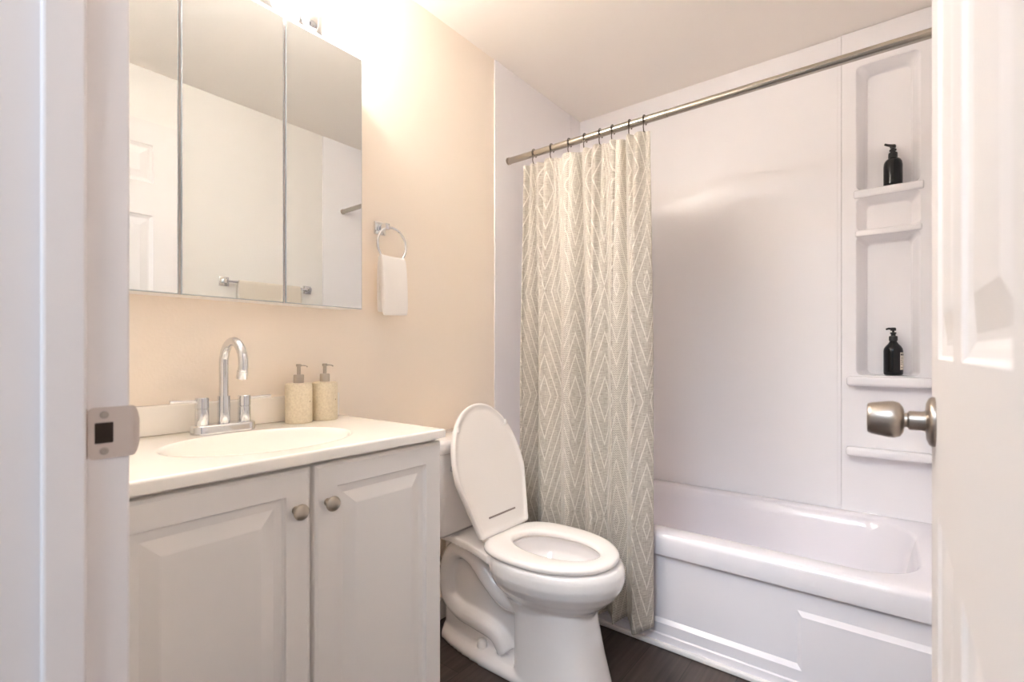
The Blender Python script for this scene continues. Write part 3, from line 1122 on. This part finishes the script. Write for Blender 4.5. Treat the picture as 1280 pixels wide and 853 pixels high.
def rod_and_curtain():
    t = thing('curtain_rod', 'brushed nickel shower curtain rod spanning across the tub', 'curtain rod', (0.78, RODY, RODZ))
    obj('pole', tube(bmesh.new(), [(-.772, 0, 0), (.0, 0, 0)], .0150, 28), 'rod', t, True, 50)
    obj('inner_pole', tube(bmesh.new(), [(.0005, 0, 0), (.798, 0, 0)], .0142, 28), 'rod', t, True, 50)
    for a, b in ((-.7735, -.762), (.794, .8035)):
        obj('end_cap', tube(bmesh.new(), [(a, 0, 0), (b, 0, 0)], .0165, 28), 'nickel_dark', t, True, 50)
    # rings: a hook of wire around the rod with a drop to the curtain
    R = .0185
    pts = []
    for k in range(0, 26):
        a = radians(-60 + 300 * k / 25)
        pts.append((0, R * cos(a + pi / 2 + .5) * -1, R * sin(a + pi / 2 + .5) * -1))
    pts = [(0, R * cos(radians(a)), R * sin(radians(a))) for a in range(-50, 231, 12)]
    pts += [(0, -.012, -.022), (0, -.014, -.032), (0, -.011, -.043), (0, -.006, -.049), (0, .0, -.050), (0, .005, -.047)]
    names = ['curtain ring nearest the cream wall, first on the rod', 'second curtain ring along the rod from the cream wall', 'third curtain ring along the rod from the cream wall',
             'fourth curtain ring along the rod from the cream wall', 'fifth curtain ring along the rod from the cream wall', 'sixth curtain ring along the rod from the cream wall',
             'seventh curtain ring, next to the last at the curtain\'s free edge', 'last curtain ring at the curtain\'s free edge']
    first = None
    for i, x in enumerate(HX):
        if first is None:
            first = thing('curtain_ring', 'dark wire ' + names[i], 'curtain ring', (x, RODY, RODZ), 'rings on the curtain rod')
            obj('hook', tube(bmesh.new(), pts, .0022, 8), 'wire', first, True, 60)
            b = lathe(bmesh.new(), [(0, -.0032), (.0026, -.0018), (.0032, 0), (.0026, .0018), (0, .0032)], 10, Matrix.Translation((0, .005, -.047)))
            obj('bead', b, 'nickel_dark', first, True)
        else:
            dup(first, (x, RODY, RODZ), 'dark wire ' + names[i])
    # curtain
    def proj_x(u, Y):
        a = (u - 640) / 613
        S, C = sin(YAW), cos(YAW)
        return 1.456 + Y / (C + S * a) * (-S + C * a)
    ZT, ZB = 1.950, .085
    nz, ns = 90, 320
    folds = [(0.0, 0), ]

    def centre_y(z):
        if z > .46:
            q = (z - .46) / (ZT - .46)
            return 1.702 + (RODY - .004 - 1.702) * q ** 1.05
        return 1.702 + .004 * (.46 - z)

    def phase(s):
        return 5.6 * s + .30 + .14 * sin(2 * pi * s * 1.2 + .4) + .06 * sin(2 * pi * s * 2.7)

    def wave(s, z):
        q = (ZT - z) / (ZT - ZB)
        p = phase(s)
        amp = (.013 + .034 * min(1, q * 2.0)) * (.78 + .22 * sin(2 * pi * s * 2.3 + 1))
        ridge = (sin(pi * p) ** 2 + .004) ** .36
        big = 1.15 - 2 * ridge
        f2 = max(0, 1 - q * 2.2)
        fine = -(math.sqrt(sin(pi * (2.6 * p + .3 * sin(4 * s))) ** 2 + .03) - .5) * .020 * f2
        fine += .003 * sin(2 * pi * p * 3.0 + 2 * q) * max(0, 1 - q * 1.3)
        return amp * big + fine, .012 * sin(2 * pi * p + .25 * sin(5 * q)) * min(1, q * 3)
    bm = bmesh.new()
    uvl = bm.loops.layers.uv.new('UVMap')
    # arc length at mid height for the pattern
    arc = [0]
    pv = None
    for i in range(ns + 1):
        s = i / ns
        yv, xv = wave(s, .9)
        x = .12 + .63 * s + xv
        if pv:
            arc.append(arc[-1] + math.hypot(x - pv[0], yv - pv[1]))
        pv = (x, yv)
    G = []
    for j in range(nz + 1):
        row = []
        tt = j / nz
        for i in range(ns + 1):
            s = i / ns
            z = ZB + (ZT - ZB) * tt
            cy = centre_y(z)
            xl, xr = proj_x(655.5, cy), proj_x(812.5, cy)
            yv, xv = wave(s, z)
            edge = min(1, min(s, 1 - s) / .04)
            x = xl + (xr - xl) * s + xv * edge
            zz = z
            if tt > .9:        # scalloped top between the rings
                k = (tt - .9) / .1
                d = min(abs(x - h) for h in HX)
                zz -= k * .010 * min(1, d / .04)
            if tt < .08:
                zz += (1 - tt / .08) * (.010 * sin(phase(s) * 2 * pi + .8) - .012 * s)
            row.append((bm.verts.new((x, cy + yv, zz)), arc[i], z))
        G.append(row)
    for j in range(nz):
        for i in range(ns):
            q = (G[j][i], G[j][i + 1], G[j + 1][i + 1], G[j + 1][i])
            f = bm.faces.new([c[0] for c in q])
            for lp, c in zip(f.loops, q):
                lp[uvl].uv = (c[1], c[2])
    o = obj('shower_curtain', bm, 'curtain', None, True)
    md = o.modifiers.new('thick', 'SOLIDIFY')
    md.thickness = .0016
    tag(o, 'taupe and white geometric woven shower curtain hanging in folds from rod', 'shower curtain')


rod_and_curtain()


# ------------------------------------------------------------------ black bottles
def bottles():
    # upper: round-shouldered bottle
    t = thing('shampoo_bottle', 'black pump bottle without label in the upper shower niche', 'bottle', (1.459, 2.5475, 1.7665), 'black pump bottles in the shower')
    bm = lathe(bmesh.new(), [(.0, .0), (.029, 0), (.0315, .003), (.0318, .01), (.0318, .082), (.030, .096), (.025, .106), (.018, .112), (.0125, .114), (.0125, .118)], 36)
    obj('bottle', bm, 'black', t, True, 50)
    bm = lathe(bmesh.new(), [(.0155, .116), (.0155, .132), (.0145, .136), (.009, .137), (.009, .143), (.012, .144), (.012, .150), (.005, .151), (.005, .158)], 24)
    obj('collar', bm, 'black_plastic', t, True, 40)
    bm = lathe(bmesh.new(), [(.0095, .156), (.0105, .160), (.0105, .166), (.008, .169), (0, .170)], 20)
    tube(bm, [(0, 0, .165), (-.016, -.010, .168), (-.027, -.016, .172)], [.0065, .005, .0042], 10)
    obj('pump', bm, 'black_plastic', t, True, 40)
    t = thing('shampoo_bottle', 'black pump bottle with cream label on the lower shower ledge', 'bottle', (1.460, 2.5475, .9915), 'black pump bottles in the shower')
    bm = lathe(bmesh.new(), [(0, 0), (.028, 0), (.0318, .004), (.0325, .011), (.0325, .098), (.031, .108), (.0255, .118), (.017, .128), (.0125, .136), (.012, .142)], 36)
    obj('bottle', bm, 'black', t, True, 50)
    bm = lathe(bmesh.new(), [(.0145, .140), (.0145, .156), (.0135, .159), (.008, .160), (.008, .168), (.0105, .169), (.0105, .174), (.004, .175), (.004, .183)], 24)
    obj('collar', bm, 'black_plastic', t, True, 40)
    bm = lathe(bmesh.new(), [(.009, .181), (.0095, .184), (.0095, .191), (.007, .194), (0, .1945)], 20)
    tube(bm, [(0, 0, .189), (-.016, -.008, .190), (-.023, -.011, .187)], [.005, .0042, .0036], 10)
    obj('pump', bm, 'black_plastic', t, True, 40)
    bm = bmesh.new()
    r = .0330
    prev = None
    for k in range(13):
        a = radians(-48 + 100 * k / 12)
        pr = (bm.verts.new((r * cos(a), r * sin(a), .022)), bm.verts.new((r * cos(a), r * sin(a), .092)))
        if prev:
            bm.faces.new((prev[0], pr[0], pr[1], prev[1]))
        prev = pr
    lb = obj('label', bm, 'label', t, True)
    lb['label'] = 'cream paper label with black print'
    bm = bmesh.new()
    r = .0333
    for z0, z1, a0, a1 in ((.080, .087, -44, -30), (.080, .087, -26, -10), (.068, .070, -44, -20), (.060, .062, -44, -26), (.052, .054, -44, -18), (.044, .046, -44, -30), (.030, .032, -44, -22)):
        prev = None
        for k in range(5):
            a = radians(a0 + (a1 - a0) * k / 4)
            pr = (bm.verts.new((r * cos(a), r * sin(a), z0)), bm.verts.new((r * cos(a), r * sin(a), z1)))
            if prev:
                bm.faces.new((prev[0], pr[0], pr[1], prev[1]))
            prev = pr
    obj('print', bm, 'black_plastic', lb)


bottles()


# ------------------------------------------------------------------ room door
def room_door():
    XF = 1.5000
    y0, y1, z0, z1 = .193, .900, .012, 2.158
    t = thing('door_1', None, None, (1.52, .19, 0), kind='structure')
    off = Matrix.Translation((-1.52, -.19, 0))
    bm = bmesh.new()
    put = MX['Xn'](XF)
    ys = [y0, .32, .53, .60, .785, y1]
    zs = [z0, .24, .885, 1.075, 1.722, 1.872, 2.05, z1]
    for i in range(5):
        for j in range(7):
            c = (ys[i], ys[i + 1], zs[j], zs[j + 1])
            if i in (1, 3) and j in (1, 3, 5):
                nested(bm, c, [(0, 0), (.004, -.0035), (.010, -.005), (.016, -.007), (.022, -.007), (.048, -.0025), (.050, -.002)], put)
            else:
                bm.faces.new([bm.verts.new(put(a, b, 0)) for a, b in ((c[0], c[2]), (c[1], c[2]), (c[1], c[3]), (c[0], c[3]))])
    bmesh.ops.remove_doubles(bm, verts=bm.verts[:], dist=1e-5)
    # body behind the face
    b2 = bmesh.new()
    T = .035
    P = lambda a, b, d: put(a, b, d)
    rect = ((y0, z0), (y1, z0), (y1, z1), (y0, z1))
    f = [b2.verts.new(put(a, b, 0)) for a, b in rect]
    k = [b2.verts.new(put(a, b, -T)) for a, b in rect]
    for i in range(4):
        b2.faces.new((f[i], f[(i + 1) % 4], k[(i + 1) % 4], k[i]))
    b2.faces.new(k)
    merge(bm, b2)
    bm.transform(off)
    obj('door_leaf', bm, 'door', t)
    # knob: rose, neck, tapered knob
    KZ, KY = .993, .838
    mt = off @ Matrix.Translation((XF, KY, KZ)) @ Matrix.Rotation(-pi / 2, 4, 'Y')
    bm = lathe(bmesh.new(), [(0, 0), (.032, 0), (.0325, .003), (.030, .006), (.024, .0085), (.014, .0095), (.014, .010)], 40, mt)
    rose = obj('knob_rose', bm, 'nickel_dark', t, True, 50)
    rose['label'] = 'round satin nickel rose'
    bm = lathe(bmesh.new(), [(.0135, .0095), (.0125, .013), (.0125, .026), (.0095, .028), (.0095, .031), (.0165, .032), (.0225, .036), (.0245, .042), (.0245, .048), (.0215, .066), (.020, .070), (.0185, .071), (.015, .0695), (0, .0690)], 40, mt)
    kn = obj('door_knob', bm, 'nickel_dark', t, True, 40)
    kn['label'] = 'round satin nickel door knob'
    bm = boxm(XF + .006, XF + .029, y1 - .0002, y1 + .0012, KZ - .028, KZ + .028, .0004)
    bm.transform(off)
    obj('latch_plate', bm, 'nickel_dark', t)


room_door()


def strike_plate():
    z = .992
    t = thing('strike_plate', 'worn satin metal strike plate screwed to the white door jamb', 'strike plate', (.75, .16, z))
    # plate in the y-z plane with a square hole, lip curving into the room
    bm = bmesh.new()
    ya, yb = -.0185, .0195
    h = .0292
    x = .0012
    hy0, hy1, hz = -.0125, .0045, .0118
    K = 4

    outer, inner = [], []
    for (cy, cz, hy, hq, rad, a0) in ((yb, h, hy1, hz, 1e-5, 0), (ya, h, hy0, hz, .006, 90), (ya, -h, hy0, -hz, .006, 180), (yb, -h, hy1, -hz, 1e-5, 270)):
        sy, sz = (1 if cy > 0 else -1), (1 if cz > 0 else -1)
        for k in range(K + 1):
            a = radians(a0 + 90 * k / K)
            outer.append((cy - sy * rad + rad * cos(a), cz - sz * rad + rad * sin(a)))
            inner.append((hy - sy * .0012 + .0012 * cos(a), hq - sz * .0012 + .0012 * sin(a)))
    vo = [bm.verts.new((x, a, b)) for a, b in outer]
    vi = [bm.verts.new((x, a, b)) for a, b in inner]
    nn = len(vo)
    for k in range(nn):
        bm.faces.new((vo[k], vo[(k + 1) % nn], vi[(k + 1) % nn], vi[k]))
    bmesh.ops.remove_doubles(bm, verts=bm.verts[:], dist=4e-5)
    # lip: curves away from the room into the wall side, outline rounded
    prev = None
    for s in range(9):
        q = s / 8
        yy = yb + .0105 * q
        xx = x - .004 * q * q
        hh = h * (1 - .02 * q) if q < .3 else h * math.sqrt(max(0, 1 - ((q - .3) / .78) ** 2)) * .995
        col = [bm.verts.new((xx, yy, -hh + 2 * hh * k / 6)) for k in range(7)]
        if prev:
            for k in range(6):
                bm.faces.new((prev[k], col[k], col[k + 1], prev[k + 1]))
        prev = col
    o = obj('plate', bm, 'strike', t)
    md = o.modifiers.new('thick', 'SOLIDIFY')
    md.thickness = .0012
    md.offset = -1
    bm = boxm(.00005, .0004, hy0 - .0005, hy1 + .0005, -hz - .0005, hz + .0005)
    obj('latch_hole', bm, 'hole', t)
    bm = boxm(.00005, .0006, ya - .0022, ya - .0002, -h + .002, h - .001)
    wd = obj('bare_wood', bm, 'wood_raw', t)
    wd['label'] = 'bare brown wood showing at the edge of the plate'
    for s in (-1, 1):
        bm = lathe(bmesh.new(), [(0, 0), (.0042, 0), (.0042, .0006), (.003, .0010), (.0015, .0009), (0, .0003)], 18, Matrix.Translation((.0013, -.004, s * .0205)) @ Matrix.Rotation(pi / 2, 4, 'Y'))
        obj('screw', bm, 'nickel_dark', t, True, 40)


strike_plate()
